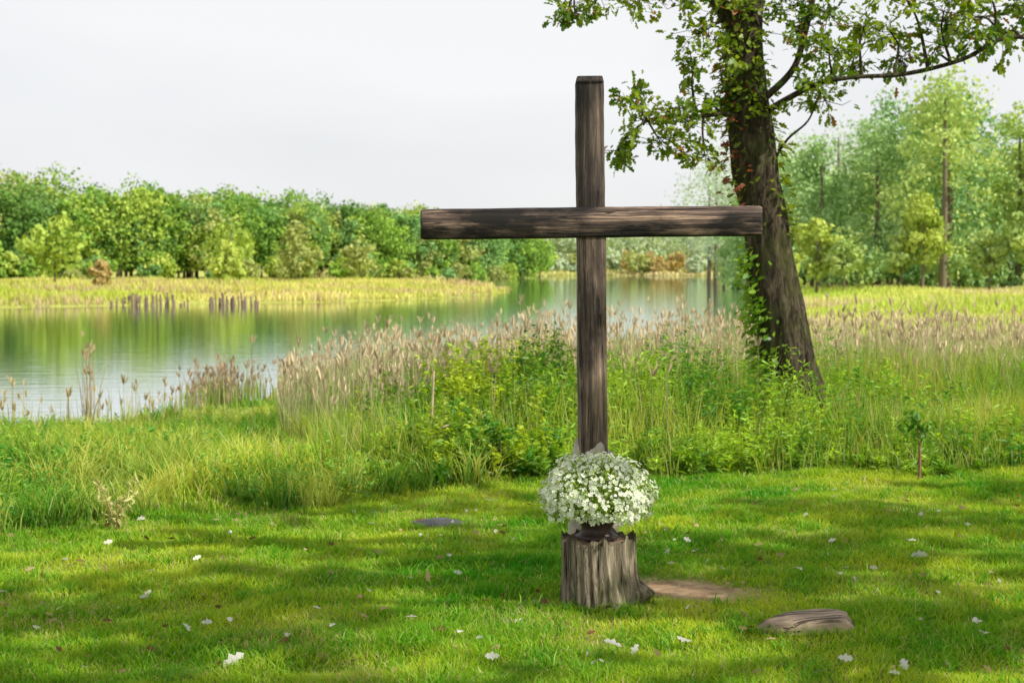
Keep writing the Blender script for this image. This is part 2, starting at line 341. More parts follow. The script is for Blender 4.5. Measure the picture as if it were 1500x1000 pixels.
reeds('pampas_stalk',rng.normal(-5.95,.05,14),rng.normal(20.0,.1,14),rng.uniform(.8,1.35,14),(.3,.28,.1),(.58,.46,.3),1.,.008,1.)
reeds('dead_cattails',rng.normal(-.62,.9,26),rng.normal(12.6,.9,26),rng.uniform(.6,1.05,26),(.3,.3,.1),(.58,.46,.3),1.,.005,.5)
def meadow(name,x,y,hh,ca,cb,seed,wk=.0011,cc=None):
    acc=Acc(); s=shore(x,y); k=s>.2; x=x[k];y=y[k];s=s[k];m=len(x)
    t=np.clip(.5+.6*sn(x,y,.12,seed)+.25*rng.normal(size=m),0,1)
    c=mixc(ca,cb,t)
    if cc is not None:
        u=rng.uniform(0,1,m)<np.clip(.9*sn(x,y,.22,seed+5)+.15,0,.8); c[u]=cc
    h=hh*rng.uniform(.5,1.2,m)*np.clip(.75+.7*sn(x,y,.25,seed+1),.2,1.6)
    blades(acc,x,y,height(x,y),np.clip(h,.1,3),wk*y,rng.uniform(.05,.5,m),c*.85,c*1.15)
    acc.obj(name,M_far)
x=rng.uniform(-75,0,80000); y=rng.uniform(72,190,80000); meadow('marsh_grass',x,y,.65,(.42,.52,.07),(.74,.66,.24),61,.0010,(.54,.41,.27))
x,y=scatter(70000,26,150,.17,.50,1.3); meadow('meadow_grass',x,y,.5,(.38,.56,.07),(.72,.70,.22),63,.0010,(.68,.56,.40))
x=rng.uniform(-40,75,30000); y=rng.uniform(250,420,30000); meadow('far_shore_reeds',x,y,1.2,(.46,.50,.14),(.66,.56,.30),65)
# ---------------------------------------------------------------- trees (distant masses)
def crown(acc,cx,cy,z0,H,rx,nl,nleaf,size,ca,cb,seed=0,low=.12):
    r=np.random.default_rng(seed)
    cz=z0+H*(.5+low/2); rz=H*(.5-low/2)
    u=unit(r.normal(size=(nl,3)))*(r.uniform(.25,1,(nl,1))**.5)
    lobe_r=rx*r.uniform(.20,.46,nl)
    cen=np.array([cx,cy,cz])+u*np.array([rx,rx,rz])*.80
    k=np.clip((cen[:,2]-cz)/rz,0,1); cen[:,0]-=(cen[:,0]-cx)*.4*k; cen[:,1]-=(cen[:,1]-cy)*.4*k
    lt=r.uniform(0,1,nl)
    idx=r.integers(0,nl,nleaf)
    d=unit(r.normal(size=(nleaf,3))); rad=lobe_r[idx]*r.uniform(.45,1.04,nleaf)
    P=cen[idx]+d*rad[:,None]*np.array([1,1,.8])
    P[:,2]=np.maximum(P[:,2],z0+.1)
    t=np.clip(lt[idx]*.65+.4*r.uniform(0,1,nleaf),0,1)
    C=mixc(ca,cb,t)
    quads(acc,P,size*r.uniform(.6,1.3,nleaf),C,nrm=d+.6*r.normal(size=(nleaf,3)))
def tube(pts,rad,seg=8,noise=0.,seed=0,sub=6,flute=0):
    pts=np.asarray(pts,float); rad=np.asarray(rad,float); n=len(pts)
    if sub>1 and n>2:
        pp=np.vstack([2*pts[0]-pts[1],pts,2*pts[-1]-pts[-2]]); out=[];ro=[]
        for i in range(n-1):
            p0,p1,p2,p3=pp[i:i+4]
            for t in np.arange(sub)/sub:
                out.append(.5*((2*p1)+(-p0+p2)*t+(2*p0-5*p1+4*p2-p3)*t*t+(-p0+3*p1-3*p2+p3)*t**3)); ro.append(rad[i]*(1-t)+rad[i+1]*t)
        out.append(pts[-1]);ro.append(rad[-1]); pts=np.array(out);rad=np.array(ro); n=len(pts)
    T=unit(np.gradient(pts,axis=0)); ref=np.array([0,1,0.]) if abs(T[0][1])<.9 else np.array([1,0,0.])
    A=unit(np.cross(T,ref)); B=np.cross(T,A)
    a=np.linspace(0,2*np.pi,seg,endpoint=False)
    rr=rad[:,None]*np.ones(seg)
    if noise:
        i=np.arange(n)[:,None]*1.; rr=rr*(1+noise*sn(np.cos(a)[None]*3+i*.12,np.sin(a)[None]*3+i*.21,1.6,seed))
        if flute: rr=rr*(1+flute*np.sin(a*9+np.sin(i*.25))*.5)
    V=pts[:,None]+A[:,None]*(rr*np.cos(a))[...,None]+B[:,None]*(rr*np.sin(a))[...,None]
    V=V.reshape(-1,3); i=np.arange(n*seg).reshape(n,seg); j=np.roll(i,-1,1)
    F=np.stack([i[:-1],j[:-1],j[1:],i[1:]],-1).reshape(-1,4)
    return V,F,i[-1][None,:]
def forest(name,specs,size,low=None):
    acc=Acc()
    for q,(x,y,H,rx,ca,cb,nleaf) in enumerate(specs):
        z=float(height(np.array([x]),np.array([y]))[0]); lo=.12 if H<8 else .08
        if low is not None: lo=low
        crown(acc,x,y,z,H,rx,int(16+H*1.5),nleaf,size,ca,cb,seed=q*7+len(name),low=lo)
        V,F,c=tube([(x,y,z-.3),(x+.1,y,z+H*.35),(x,y+.1,z+H*.8)],[H*.018,H*.012,H*.005],5,sub=1)
        acc.add(V,F,np.array([.24,.20,.14]))
    acc.obj(name,M_far)
G0=((.08,.19,.05),(.24,.42,.10)); G1=((.13,.26,.05),(.36,.54,.09)); G2=((.24,.36,.06),(.50,.62,.13)); G3=((.12,.27,.09),(.33,.52,.17)); YG=((.34,.46,.08),(.58,.66,.16)); RD=((.42,.32,.12),(.58,.46,.20)); OL=((.28,.33,.10),(.48,.53,.18)); HZ=((.38,.50,.32),(.54,.62,.42))  # HZ: distance haze mixed into the leaf colours
sp=[]
rr=random.Random(3)
for i in range(430):   # wooded far bank
    t=(i+rr.random())/430; row=rr.choice([0,0,1,1,2,3])
    x=-135+t*142; y=132+t*168+row*8+rr.uniform(-4,4)
    x+=-row*4
    H=rr.uniform(11.0,14.6)*(1+.075*row)*np.interp(t,[0,.5,.8,1],[1.14,1.14,1.0,.88]); g=rr.choice([G0,G0,G1,G1,G1,G3,G2,OL])
    f=rr.uniform(.85,1.15); g=tuple(tuple(c*f for c in q) for q in g)
    sp.append((x,y,H,H*rr.uniform(.28,.42),g[0],g[1],1500))
for i in range(110):
    t=rr.random(); x=-125+t*128; y=123+t*158+rr.uniform(-6,3); g=rr.choice([YG,G2,G1,G1,G3,OL])
    H=rr.uniform(1.4,5.); sp.append((x,y,H,H*.65,g[0],g[1],450))
for (x,y,H,g) in [(-36.4,126,2.6,RD),(-27,180,8,OL),(-34,172,9,G2),(-22,205,7,OL),(-45,140,8,G2),(-30,150,5,YG)]:
    sp.append((x,y,H,H*.45,g[0],g[1],900))
forest('distant_forest',sp,.62,.02)
sp=[]
for i in range(150):
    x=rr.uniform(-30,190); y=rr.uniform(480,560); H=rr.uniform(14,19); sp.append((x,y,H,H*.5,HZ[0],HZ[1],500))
for i in range(70):
    x=rr.uniform(-15,110); y=rr.uniform(366,400); H=rr.uniform(3,7); g=rr.choice([G2,OL,HZ,HZ,RD]); sp.append((x,y,H,H*.65,g[0],g[1],350))
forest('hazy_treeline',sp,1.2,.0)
P1=((.24,.42,.17),(.46,.63,.26)); P2=((.34,.50,.15),(.58,.68,.24)); P3=((.42,.56,.38),(.56,.66,.48)); P4=((.15,.33,.13),(.35,.54,.20))  # paler sets have haze put into their leaf colours
sp=[]
for i in range(64):
    x=22.5+i*1.5+rr.uniform(-1.2,1.2); y=rr.uniform(122,165)+(0 if i<30 else -10); H=np.interp(x/y,[.17,.20,.22,.26,.30,.335,.4],[10.5,14,15.5,18.5,21,18.5,18])*y/128*rr.uniform(.72,1.06); g=rr.choice([P1,P1,P2,P4])
    sp.append((x,y,H,H*rr.uniform(.20,.33),g[0],g[1],3200))
for i in range(80):
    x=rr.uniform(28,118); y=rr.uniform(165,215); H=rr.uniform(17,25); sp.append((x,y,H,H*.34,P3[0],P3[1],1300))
for (x,y,H,g) in [(34,118,8.8,YG),(32.5,119,6,P2),(25,117,7.4,YG),(27,116,5.,P2),(42,116,7.5,P2),(22.3,114,4.5,YG),(39.5,118,5.5,P2)]:
    sp.append((x,y,H,H*.28,g[0],g[1],1900))
for i in range(120):
    x=rr.uniform(24,80); y=rr.uniform(124,160); H=rr.uniform(1.5,7); g=rr.choice([P2,P4,P1,P1]); sp.append((x,y,H,H*.6,g[0],g[1],500))
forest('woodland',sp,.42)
acc=Acc()
for i in range(60):
    x=-24.5+i*.13+rng.uniform(-.1,.1)+ (1.2 if i>34 else 0); y=87.5+rng.uniform(-1,1.5)
    V,F,c=tube([(x,y,-1.3),(x+rng.uniform(-.1,.1),y,-.8+rng.uniform(.15,.8))],[rng.uniform(.05,.1),.05],6,sub=1); acc.add(V,[F,c],np.array([.10,.06,.045]))
acc.obj('wooden_pilings',plain('piling',[(.3,(.09,.06,.045)),(.7,(.22,.15,.11))]))
# ---------------------------------------------------------------- oak tree
M_bark=bark_mat('oak_bark',(.010,.008,.006),(.060,.043,.028),(.18,.14,.095),20,5,.06,.45)
def big_leaves(acc,P,D,L_,C,flat=1.5):
    n=len(P); D=unit(D); S=unit(np.cross(D,rng.normal(size=(n,3))+np.array([0,0,flat]))); Nn=np.cross(S,D)
    prof=[(0,0),(.22,.20),(.34,.10),(.52,.33),(.66,.15),(.82,.22),(1,0),(.82,-.22),(.66,-.15),(.52,-.33),(.34,-.10),(.22,-.20)]
    L_=L_[:,None]; V=np.stack([P+D*L_*a+S*L_*b+Nn*L_*(abs(b)*.35-.12*a*a) for a,b in prof],1).reshape(-1,3)
    k=np.arange(n)[:,None]*12
    f=[k+np.array([[0,1,2,10,11]]),k+np.array([[2,3,4,8,9,10]]),k+np.array([[4,5,6,7,8]])]
    acc.add(V,f,np.repeat(C,12,0))
def tree(name,trunk,trad,limbs,clusters,base_y,leafn=1.,leafL=.10,cols=((.06,.145,.008),(.32,.42,.03)),seg=40,dens=30):
    root=empty(name,(trunk[0][0],trunk[0][1],0)); off=np.array([trunk[0][0],trunk[0][1],0])
    V,F,c=tube(trunk,trad,seg,.07,3,10,.10); mesh_np('trunk',V-off,[F,c],None,M_bark,root,True)
    acc=Acc(); sk=[]
    for pts,rad in [(trunk,trad)]+limbs:
        pp=np.array(pts,float)
        for i in range(len(pp)-1):
            for t in np.linspace(0,1,6): sk.append(pp[i]*(1-t)+pp[i+1]*t)
    sk=np.array(sk)
    for i,(pts,rad) in enumerate(limbs):
        V,F,c=tube(pts,rad,12,.06,i,6); acc.add(V-off,[F,c],np.array([.08,.055,.04]))
    lv=Acc()
    for (x,y,z,r) in clusters:
        c0=np.array([x,y,z]); d=np.linalg.norm(sk-c0,axis=1); b=sk[d.argmin()]
        mid=(b+c0)/2+np.array([rng.normal()*.05,rng.normal()*.05,.12*d.min()])
        L0=max(d.min(),.1)
        V,F,c=tube([b,mid,c0],[.010+.012*L0,.008+.006*L0,.005],6,sub=4); acc.add(V-off,[F,c],np.array([.08,.055,.04]))
        m=int(9+r*dens)
        tips=c0+rng.normal(size=(m,3))*np.array([r,r*1.1,r*.72])*.55
        for tp in tips:
            mm=(c0+tp)/2+rng.normal(size=3)*.03
            V,F,c=tube([c0 if rng.random()<.6 else (mid+c0)/2,mm,tp],[.004,.003,.002],4,sub=1); acc.add(V-off,[F,c],np.array([.08,.055,.04]))
        q=int(m*9*leafn); idx=rng.integers(0,m,q)
        P=tips[idx]+rng.normal(size=(q,3))*.035; D=(tips[idx]-c0)*1.5/max(r,.1)+rng.normal(size=(q,3))*.6+np.array([0,0,-.35])
        tt=np.clip(rng.uniform(0,.6)+rng.uniform(-.2,.5,q),0,1)
        C=mixc(cols[0],cols[1],tt); br=rng.uniform(0,1,q)<.05; C[br]=(.30,.15,.04)
        big_leaves(lv,P-off,D,rng.uniform(.6,1.2,q)*leafL,C)
    acc.obj('limbs',M_bark,root,True); lv.obj('leaves',M_leaf,root)
    return root,off
Y0=13.5
trunk=[(2.80,Y0,-.35),(2.77,Y0,.0),(2.70,Y0,.35),(2.62,Y0,.75),(2.51,Y0,1.28),(2.40,Y0,1.99),(2.29,Y0,2.57),(2.22,Y0,3.16),(2.18,Y0,3.61),(2.24,Y0+.1,4.3),(2.4,Y0+.2,6.),(2.3,Y0+.2,8.2)]
trad=[.40,.32,.275,.245,.225,.205,.21,.195,.17,.15,.12,.04]
limbs=[([(2.18,Y0,3.6),(2.0,Y0-.1,3.95),(1.7,Y0-.2,4.25),(1.0,Y0-.4,4.6),(.2,Y0-.5,4.9)],[.09,.08,.07,.05,.02]),
 ([(2.22,Y0,3.1),(2.42,Y0-.1,3.22),(2.62,Y0-.2,3.45),(2.72,Y0-.2,3.8),(2.9,Y0-.2,4.6)],[.05,.035,.03,.03,.02]),
 ([(2.30,Y0,3.0),(2.75,Y0-.3,3.25),(3.10,Y0-.4,3.32),(3.56,Y0-.5,3.34),(4.08,Y0-.5,3.47),(4.45,Y0-.5,3.66),(4.86,Y0-.5,3.66),(5.6,Y0-.5,3.7)],[.035,.024,.02,.02,.02,.02,.02,.022]),
 ([(2.27,Y0,2.85),(2.05,Y0-.2,3.0),(1.7,Y0-.3,2.98),(1.3,Y0-.4,2.95),(1.05,Y0-.4,2.8)],[.04,.026,.02,.014,.008]),
 ([(2.35,Y0,2.35),(2.55,Y0-.1,2.75),(2.75,Y0-.2,2.95),(2.85,Y0-.2,3.2)],[.016,.012,.009,.006]),
 ([(2.24,Y0+.1,4.8),(3.0,Y0-.3,5.3),(4.2,Y0-.6,5.6),(5.6,Y0-.8,4.9)],[.09,.07,.05,.03]),
 ([(2.3,Y0+.1,5.2),(1.6,Y0+.6,6.0),(.8,Y0+1.,6.6)],[.08,.06,.03]),
 ([(2.3,Y0+.1,5.6),(2.9,Y0+.8,6.4),(3.6,Y0+1.6,7.)],[.08,.06,.03])]
cl=[(.52,3.93,.15),(.78,4.05,.22),(1.17,4.08,.26),(1.56,3.98,.22),(1.75,3.76,.20),(1.68,3.46,.18),(1.95,4.05,.2),(1.98,3.55,.16),
 (1.17,2.92,.22),(.97,2.66,.14),(1.36,2.73,.2),(1.68,2.92,.22),(1.9,3.16,.18),(1.10,3.14,.16),(1.78,2.62,.15),(1.5,3.02,.16),
 (2.59,3.74,.24),(2.85,3.54,.22),(2.72,3.22,.2),(2.95,3.16,.16),(2.59,4.0,.22),(2.9,3.9,.22),
 (3.18,3.45,.2),(3.5,3.76,.26),(3.89,3.89,.28),(4.34,3.93,.28),(4.73,4.0,.26),(3.56,3.5,.16),(3.24,3.8,.22),(4.2,3.66,.18),(4.86,3.82,.22),(3.9,3.62,.18),(4.6,3.75,.2),(5.2,3.8,.3),(3.6,4.1,.26),(4.1,4.15,.26)]
clusters=[(a,Y0-.3+rng.uniform(-.35,.35),b,c) for a,b,c in cl]
for i in range(20):
    a=rng.uniform(0,6.28); r=rng.uniform(.4,3.2); clusters.append((2.4+r*math.cos(a),Y0+r*.8*math.sin(a),rng.uniform(4.8,8.5),rng.uniform(.3,.5)))
root,off=tree('oak_tree',trunk,trad,limbs,clusters,Y0,.95,.088)
acc=Acc(); tr=np.array(trunk)
def on_trunk(z,m,spread,side):
    cx=np.interp(z,tr[:,2],tr[:,0]); rr_=np.interp(z,tr[:,2],trad)
    a=side+rng.normal(size=m)*spread; return np.stack([cx+np.cos(a)*(rr_+.03),Y0+np.sin(a)*(rr_+.03),z],-1),np.stack([np.cos(a),np.sin(a),-.4+0*a],-1)
for (z0,z1,m,spread,side,ca,cb) in [(2.1,4.3,190,.4,math.pi*1.08,(.18,.05,.03),(.38,.13,.06)),(3.0,4.3,380,.8,math.pi*1.4,(.07,.15,.01),(.32,.42,.03)),(1.0,1.75,200,.35,math.pi*1.10,(.08,.24,.01),(.36,.54,.04)),(-.2,1.2,420,.5,math.pi*1.08,(.06,.18,.01),(.28,.46,.03)),(-.2,.5,200,.7,math.pi*1.5,(.06,.18,.01),(.26,.42,.03)),(1.9,3.2,150,.35,-.3,(.08,.16,.01),(.3,.36,.03)),(2.0,3.4,120,.5,math.pi*1.1,(.08,.16,.01),(.3,.36,.03))]:
    z=rng.uniform(z0,z1,m); P,D=on_trunk(z,m,spread,side); P+=rng.normal(size=P.shape)*.04
    big_leaves(acc,P-off,D+rng.normal(size=D.shape)*.4,rng.uniform(.05,.10,m),mixc(ca,cb,rng.uniform(0,1,m)))
acc.obj('creeper',M_leaf,root)
# neighbouring oaks to the right, beyond the frame: they shade the lawn
def side_tree(x,y,ht,rad,seed,nclus,lo=4.4):
    global rng
    keep=rng; rng=np.random.default_rng(seed)
    tk=[(x,y,-.3),(x,y,.5),(x+.1,y+.1,2.5),(x-.1,y,5),(x,y,ht*.9)]
    lb=[];cs=[]
    for i in range(6):
        a=i*1.05+rng.uniform(-.3,.3); r=rad*rng.uniform(.6,.95); z0=rng.uniform(3.3,5.5)
        lb.append(([(x,y,z0),(x+r*.5*math.cos(a),y+r*.5*math.sin(a),z0+.9),(x+r*math.cos(a),y+r*math.sin(a),z0+1.3)],[.1,.06,.03]))
    for i in range(nclus):
        a=rng.uniform(0,6.28); r=rad*rng.uniform(.1,1)**.6; cs.append((x+r*math.cos(a),y+r*math.sin(a),rng.uniform(lo,ht),rng.uniform(.35,.6)))
    tree('oak_tree',tk,[.4,.3,.26,.2,.05],lb,cs,y,1.8,.17,seg=20)
    rng=keep
side_tree(7.6,3.2,8.2,3.0,101,25)
side_tree(7.2,-3.0,8.5,3.2,102,22)
side_tree(12.0,6.0,9.0,3.2,103,24)
side_tree(4.9,.9,8.0,2.6,104,17,5.0)
# ---------------------------------------------------------------- cross
M_post=wood_mat('weathered_post',2,(.022,.016,.013),(.125,.090,.068),(.36,.28,.21),1.,.35,1.35)  # weathered wood, lightened to paint in dappled highlights
M_up=wood_mat('dark_post',2,(.010,.008,.007),(.050,.037,.031),(.18,.135,.105),1.,.4,1.5)  # darker copy of the post wood, dappled shade put into its colour
M_bar=wood_mat('weathered_beam',0,(.008,.006,.006),(.060,.041,.034),(.32,.225,.165),1.,.15,2.0,(.44,.60))
def beam(name,sx,sy,sz,mat,parent,axis,chamfer=.007,endch=.02):
    L_={0:sx,2:sz}[axis]; a,b=(sy,sz) if axis==0 else (sx,sy)
    ts=np.concatenate([[0,endch/L_],np.linspace(.04,.96,40),[1-endch/L_,1]])
    ch=chamfer; rings=[]
    for j,t in enumerate(ts):
        e=.90 if j in (0,len(ts)-1) else 1.
        A=a/2*e;B=b/2*e
        wob=lambda k:.0010*math.sin(t*7+k*2.1)+.0007*math.sin(t*31+k)
        pr=[(A-ch,-B),(A,-B+ch),(A,B-ch),(A-ch,B),(-A+ch,B),(-A,B-ch),(-A,-B+ch),(-A+ch,-B)]
        rings.append([(p+wob(i//2)*np.sign(p),q+wob(i//2+3)*np.sign(q),(t-.5)*L_) for i,(p,q) in enumerate(pr)])
    r=np.array(rings); n=len(ts)
    V=r.reshape(-1,3)
    V=V if axis==2 else V[:,[2,0,1]]
    i=np.arange(n*8).reshape(n,8); j=np.roll(i,-1,1)
    F=np.stack([i[:-1],j[:-1],j[1:],i[1:]],-1).reshape(-1,4)
    return mesh_np(name,V,[F,i[-1][None],i[0][::-1][None]],None,mat,parent)
cr=empty('wooden_cross',(.395,7.15,1.818)); cr.rotation_euler=(0,R(-.65),R(1.5))
beam('upper_post',.137,.13,.72,M_up,cr,2,.010,.03).location=(-.002,0,.362)
beam('lower_post',.141,.13,1.85,M_post,cr,2).location=(0,0,-.925)
beam('crossbeam',1.70,.142,.150,M_bar,cr,0,.010,.012).location=(0,-.006,0)
M_stone=plain('pale_stone',[(.3,(.26,.23,.17)),(.7,(.52,.46,.38))],14)
st=empty('stone_pedestal',(.41,7.17,0))
def rock(name,rx,ry,h,seed,mat,parent=None,loc=(0,0,0),seg=36,top=.85,nz=.1,rows=9,point=0.):
    r=[];a=np.linspace(0,2*np.pi,seg,endpoint=False)
    prof=[(1.03,0)]+[(1+(top-1)*t,t) for t in np.linspace(.05,.86,rows)]+[(top*.95,.95),(top*.8,1.),(top*.4,1.01)]
    for k,(s,t) in enumerate(prof):
        q=1+nz*sn(np.cos(a)*2,np.sin(a)*2+t*.8,1.4,seed)+nz*.25*sn(np.cos(a)*7,np.sin(a)*7+t*3,1.4,seed+1)
        xs=np.cos(a)*rx*s*q; ys=np.sin(a)*ry*s*q*(1+point*np.cos(a))
        zz=t*h+h*.10*sn(np.cos(a)*2*s,np.sin(a)*2*s,1.5,seed+2)*(t>.5)
        r.append(np.stack([xs,ys,zz*(1+point*.35*np.cos(a)*s)],-1))
    r=np.array(r); n=len(r); i=np.arange(n*seg).reshape(n,seg); j=np.roll(i,-1,1)
    F=np.stack([i[:-1],j[:-1],j[1:],i[1:]],-1).reshape(-1,4)
    o=mesh_np(name,r.reshape(-1,3),[F,i[-1][None]],None,mat,parent,True); o.location=loc; return o
rock('block',.132,.12,.69,5,M_stone,st,(0,0,0),top=.86)
# ---------------------------------------------------------------- stump
def stump():
    root=empty('tree_stump',(.41,6.70,0))
    seg=160; a=np.linspace(0,2*np.pi,seg,endpoint=False); rows=26; H=.335; r=[]
    for k in range(rows):
        t=k/(rows-1); flare=1+.14*(1-t)**3
        gr=.055*np.abs(np.sin(a*9+1.5*np.sin(a*3)+.5*t))**.45+.025*np.sin(a*31+t*2)
        q=.170*flare*(1+.05*np.sin(2*a+.7)+.03*np.sin(5*a))*(1+gr-.045)
        q+=.085*np.exp(-((np.angle(np.exp(1j*(a+.25))))/.26)**2)*np.exp(-((t-.24)/.13)**2)
        q+=.03*np.exp(-((np.angle(np.exp(1j*(a+1.0))))/.3)**2)*(1-t)**2
        zt=t*H+(.014*np.sin(a*7)+.010*np.sin(a*17+1)+.006)*(t>.97)
        r.append(np.stack([np.cos(a)*q+.012*(1-t),np.sin(a)*q,zt-.02+0*a],-1))
    for s in (.93,.8,.6,.3):
        r.append(np.stack([np.cos(a)*.17*s,np.sin(a)*.17*s,H-.022+.004*np.sin(a*9+s*20)-.01*(1-s)],-1))
    r=np.array(r);n=len(r); i=np.arange(n*seg).reshape(n,seg); j=np.roll(i,-1,1)
    F=np.stack([i[:-1],j[:-1],j[1:],i[1:]],-1).reshape(-1,4)
    Fs=F[:(rows-1)*seg]
    m=bark_mat('stump_bark',(.010,.008,.006),(.22,.175,.125),(.56,.47,.34),30,2.4,.03,.35)
    mesh_np('bark',r.reshape(-1,3),[Fs],None,m,root,True)
    mt=bark_mat('stump_cut',(.06,.04,.03),(.17,.12,.08),(.30,.22,.15),9,9,.01,0)
    V=r[rows-1:].reshape(-1,3); ii=np.arange(5*seg).reshape(5,seg); jj=np.roll(ii,-1,1)
    mesh_np('cut_top',V,[np.stack([ii[:-1],jj[:-1],jj[1:],ii[1:]],-1).reshape(-1,4),ii[-1][None]],None,mt,root)
stump()
# ---------------------------------------------------------------- potted flowers
def flowers():
    root=empty('potted_white_flowers',(.405,6.72,.31))
    pm=plain('dark_terracotta',[(.3,(.022,.010,.008)),(.7,(.060,.026,.019))],12,.5,.004)
    prof=[(.098,0),(.102,.012),(.085,.02),(.072,.05),(.088,.085),(.108,.125),(.118,.13),(.118,.15),(.108,.15),(.1,.13),(.02,.13)]
    seg=40;a=np.linspace(0,2*np.pi,seg,endpoint=False)
    r=np.array([np.stack([np.cos(a)*p,np.sin(a)*p,0*a+z],-1) for p,z in prof]); n=len(r)
    i=np.arange(n*seg).reshape(n,seg); j=np.roll(i,-1,1)
    mesh_np('pot',r.reshape(-1,3),[np.stack([i[:-1],j[:-1],j[1:],i[1:]],-1).reshape(-1,4),i[-1][None]],None,pm,root,True)
    cz=.222
    def surf(m,lo=-.45):
        d=unit(rng.normal(size=(m*4,3))); d=d[d[:,2]>lo][:m]
        az=np.arctan2(d[:,1],d[:,0]); bump=1+.05*np.sin(az*5+1)+.04*np.sin(az*3+d[:,2]*5)+.04*np.sin(d[:,2]*9+az*7)
        rx=.258*bump; P=np.stack([d[:,0]*rx,d[:,1]*rx,cz+np.where(d[:,2]>0,d[:,2]*.165,d[:,2]*.17)*bump-.06*np.clip(np.hypot(d[:,0],d[:,1])-.7,0,1)],-1)
        return P,d
    lv=Acc(); P,d=surf(4600,-.7); P=np.array([0,0,cz])+(P-np.array([0,0,cz]))*rng.uniform(.45,1.0,(len(P),1))
    leaves(lv,P,d+rng.normal(size=d.shape)*.7,rng.uniform(.018,.034,len(P)),rng.uniform(.008,.013,len(P)),mixc((.14,.28,.03),(.50,.64,.14),rng.uniform(0,1,len(P))))
    lv.obj('foliage',M_leaf,root)
    fl=Acc(); P,d=surf(2100,-.65); m=len(P)
    P=np.array([0,0,cz])+(P-np.array([0,0,cz]))*rng.uniform(.90,1.10,(m,1))
    nn=unit(d+rng.normal(size=d.shape)*.45+np.array([0,-.1,.3])); a1=unit(np.cross(nn,rng.normal(size=nn.shape))); b1=np.cross(nn,a1)
    s=rng.uniform(.006,.0135,m)
    wc=mixc((.80,.86,.62),(.92,.92,.86),rng.uniform(0,1,m))
    for k in range(5):
        an=k*2*np.pi/5; D=a1*math.cos(an)+b1*math.sin(an)+nn*.18; S=-a1*math.sin(an)+b1*math.cos(an)
        ss=s[:,None]; V=np.stack([P,P+D*ss*.55-S*ss*.36,P+D*ss*1.05-S*ss*.25,P+D*ss*1.05+S*ss*.25,P+D*ss*.55+S*ss*.36],1).reshape(-1,3)
        q=np.arange(m)[:,None]*5; fl.add(V,q+np.array([[0,1,2,3,4]]),np.repeat(wc,5,0))
    Cc=P+nn*s[:,None]*.18
    V=np.stack([Cc+a1*s[:,None]*.25,Cc+b1*s[:,None]*.25,Cc-a1*s[:,None]*.25,Cc-b1*s[:,None]*.25],1).reshape(-1,3)
    fl.add(V,np.arange(m)[:,None]*4+np.array([[0,1,2,3]]),np.array([.45,.52,.12]))
    fl.obj('blossoms',M_flower,root)
flowers()
# ---------------------------------------------------------------- small things on the ground
rock('flat_log',.255,.125,.085,21,wood_mat('log_wood',0,(.12,.085,.06),(.38,.29,.20),(.62,.50,.36),.6,.8,1.15),None,(LOG[0],LOG[1],-.014),top=.72,nz=.17,point=.35).rotation_euler=(R(2),0,R(8))
rock('stepping_stone',.18,.17,.035,31,plain('dark_slate',[(.3,(.02,.02,.022)),(.7,(.10,.10,.105))],7,.75,.01),None,(-.46,8.7,-.002),top=.88,nz=.16)
acc=Acc(); n=300
x,y=scatter(n,5.4,10,-.40,.40,.9); z=height(x,y)+.035
D=np.stack([rng.normal(size=n),rng.normal(size=n),rng.normal(size=n)*.25],-1)
t=rng.uniform(0,1,n); C=np.where((t<.3)[:,None],np.array([.74,.72,.62]),np.where((t<.75)[:,None],np.array([.50,.37,.20]),np.array([.20,.10,.05])))
big_leaves(acc,np.stack([x,y,z],-1),D,rng.uniform(.025,.06,n),C,.6)
fx=np.array([(-1.08,5.66,.10),(-1.38,6.0,.07),(-.42,6.25,.055),(-.21,6.0,.06),(2.15,7.6,.09),(1.72,7.1,.06),(-1.36,6.15,.05),(.45,5.75,.08),(.52,5.80,.06),(.75,5.85,.07),(-1.7,7.5,.05),(-.7,6.8,.05),(1.3,5.6,.06),(1.55,5.58,.07),(-.05,5.62,.06),(-.3,7.2,.05),(2.5,6.5,.06)])
m=len(fx); big_leaves(acc,np.stack([fx[:,0],fx[:,1],np.full(m,.045)],-1),np.stack([rng.normal(size=m),rng.normal(size=m)*.4,rng.normal(size=m)*.2],-1),fx[:,2],np.tile([.74,.72,.64],(m,1))*rng.uniform(.7,1.1,(m,1)),.6)
acc.obj('fallen_leaves',M_flower)
sr=empty('sapling',(3.07,10.65,0)); acc=Acc()
V,F,c=tube([(0,0,-.02),(.0,0,.2),(-.02,0,.42)],[.012,.010,.007],8,sub=4); acc.add(V,[F,c],np.array([.2,.08,.05])); acc.obj('stem',plain('red_stem',[(.3,(.20,.08,.05)),(.7,(.34,.17,.11))]),sr)
acc=Acc(); m=60; P=np.array([-.02,0,.42])+rng.normal(size=(m,3))*np.array([.06,.06,.07]); leaves(acc,P,rng.normal(size=(m,3))+np.array([0,0,-.3]),rng.uniform(.05,.1,m),rng.uniform(.03,.045,m),mixc((.04,.15,.01),(.16,.34,.02),rng.uniform(0,1,m))); acc.obj('leaves',M_leaf,sr)
dr=empty('dead_branch',(-.64,10.9,0)); acc=Acc()
for pts,ra in [([(0,0,-.05),(.02,0,.4),(.04,0,.80)],[.013,.011,.008]),([(.02,0,.30),(-.12,-.05,.15),(-.22,-.1,-.02)],[.011,.011,.009]),([(.02,0,.28),(.10,0,.36),(.16,.03,.38)],[.010,.008,.005]),([(-.24,-.1,.05),(-.1,-.2,.08),(.1,-.3,.0)],[.02,.02,.012]),([(-.22,-.1,.0),(-.26,-.1,.2),(-.23,-.1,.26)],[.012,.01,.006])]:
    V,F,c=tube(pts,ra,8,.1,2,5); acc.add(V,[F,c],np.array([.4,.3,.2]))
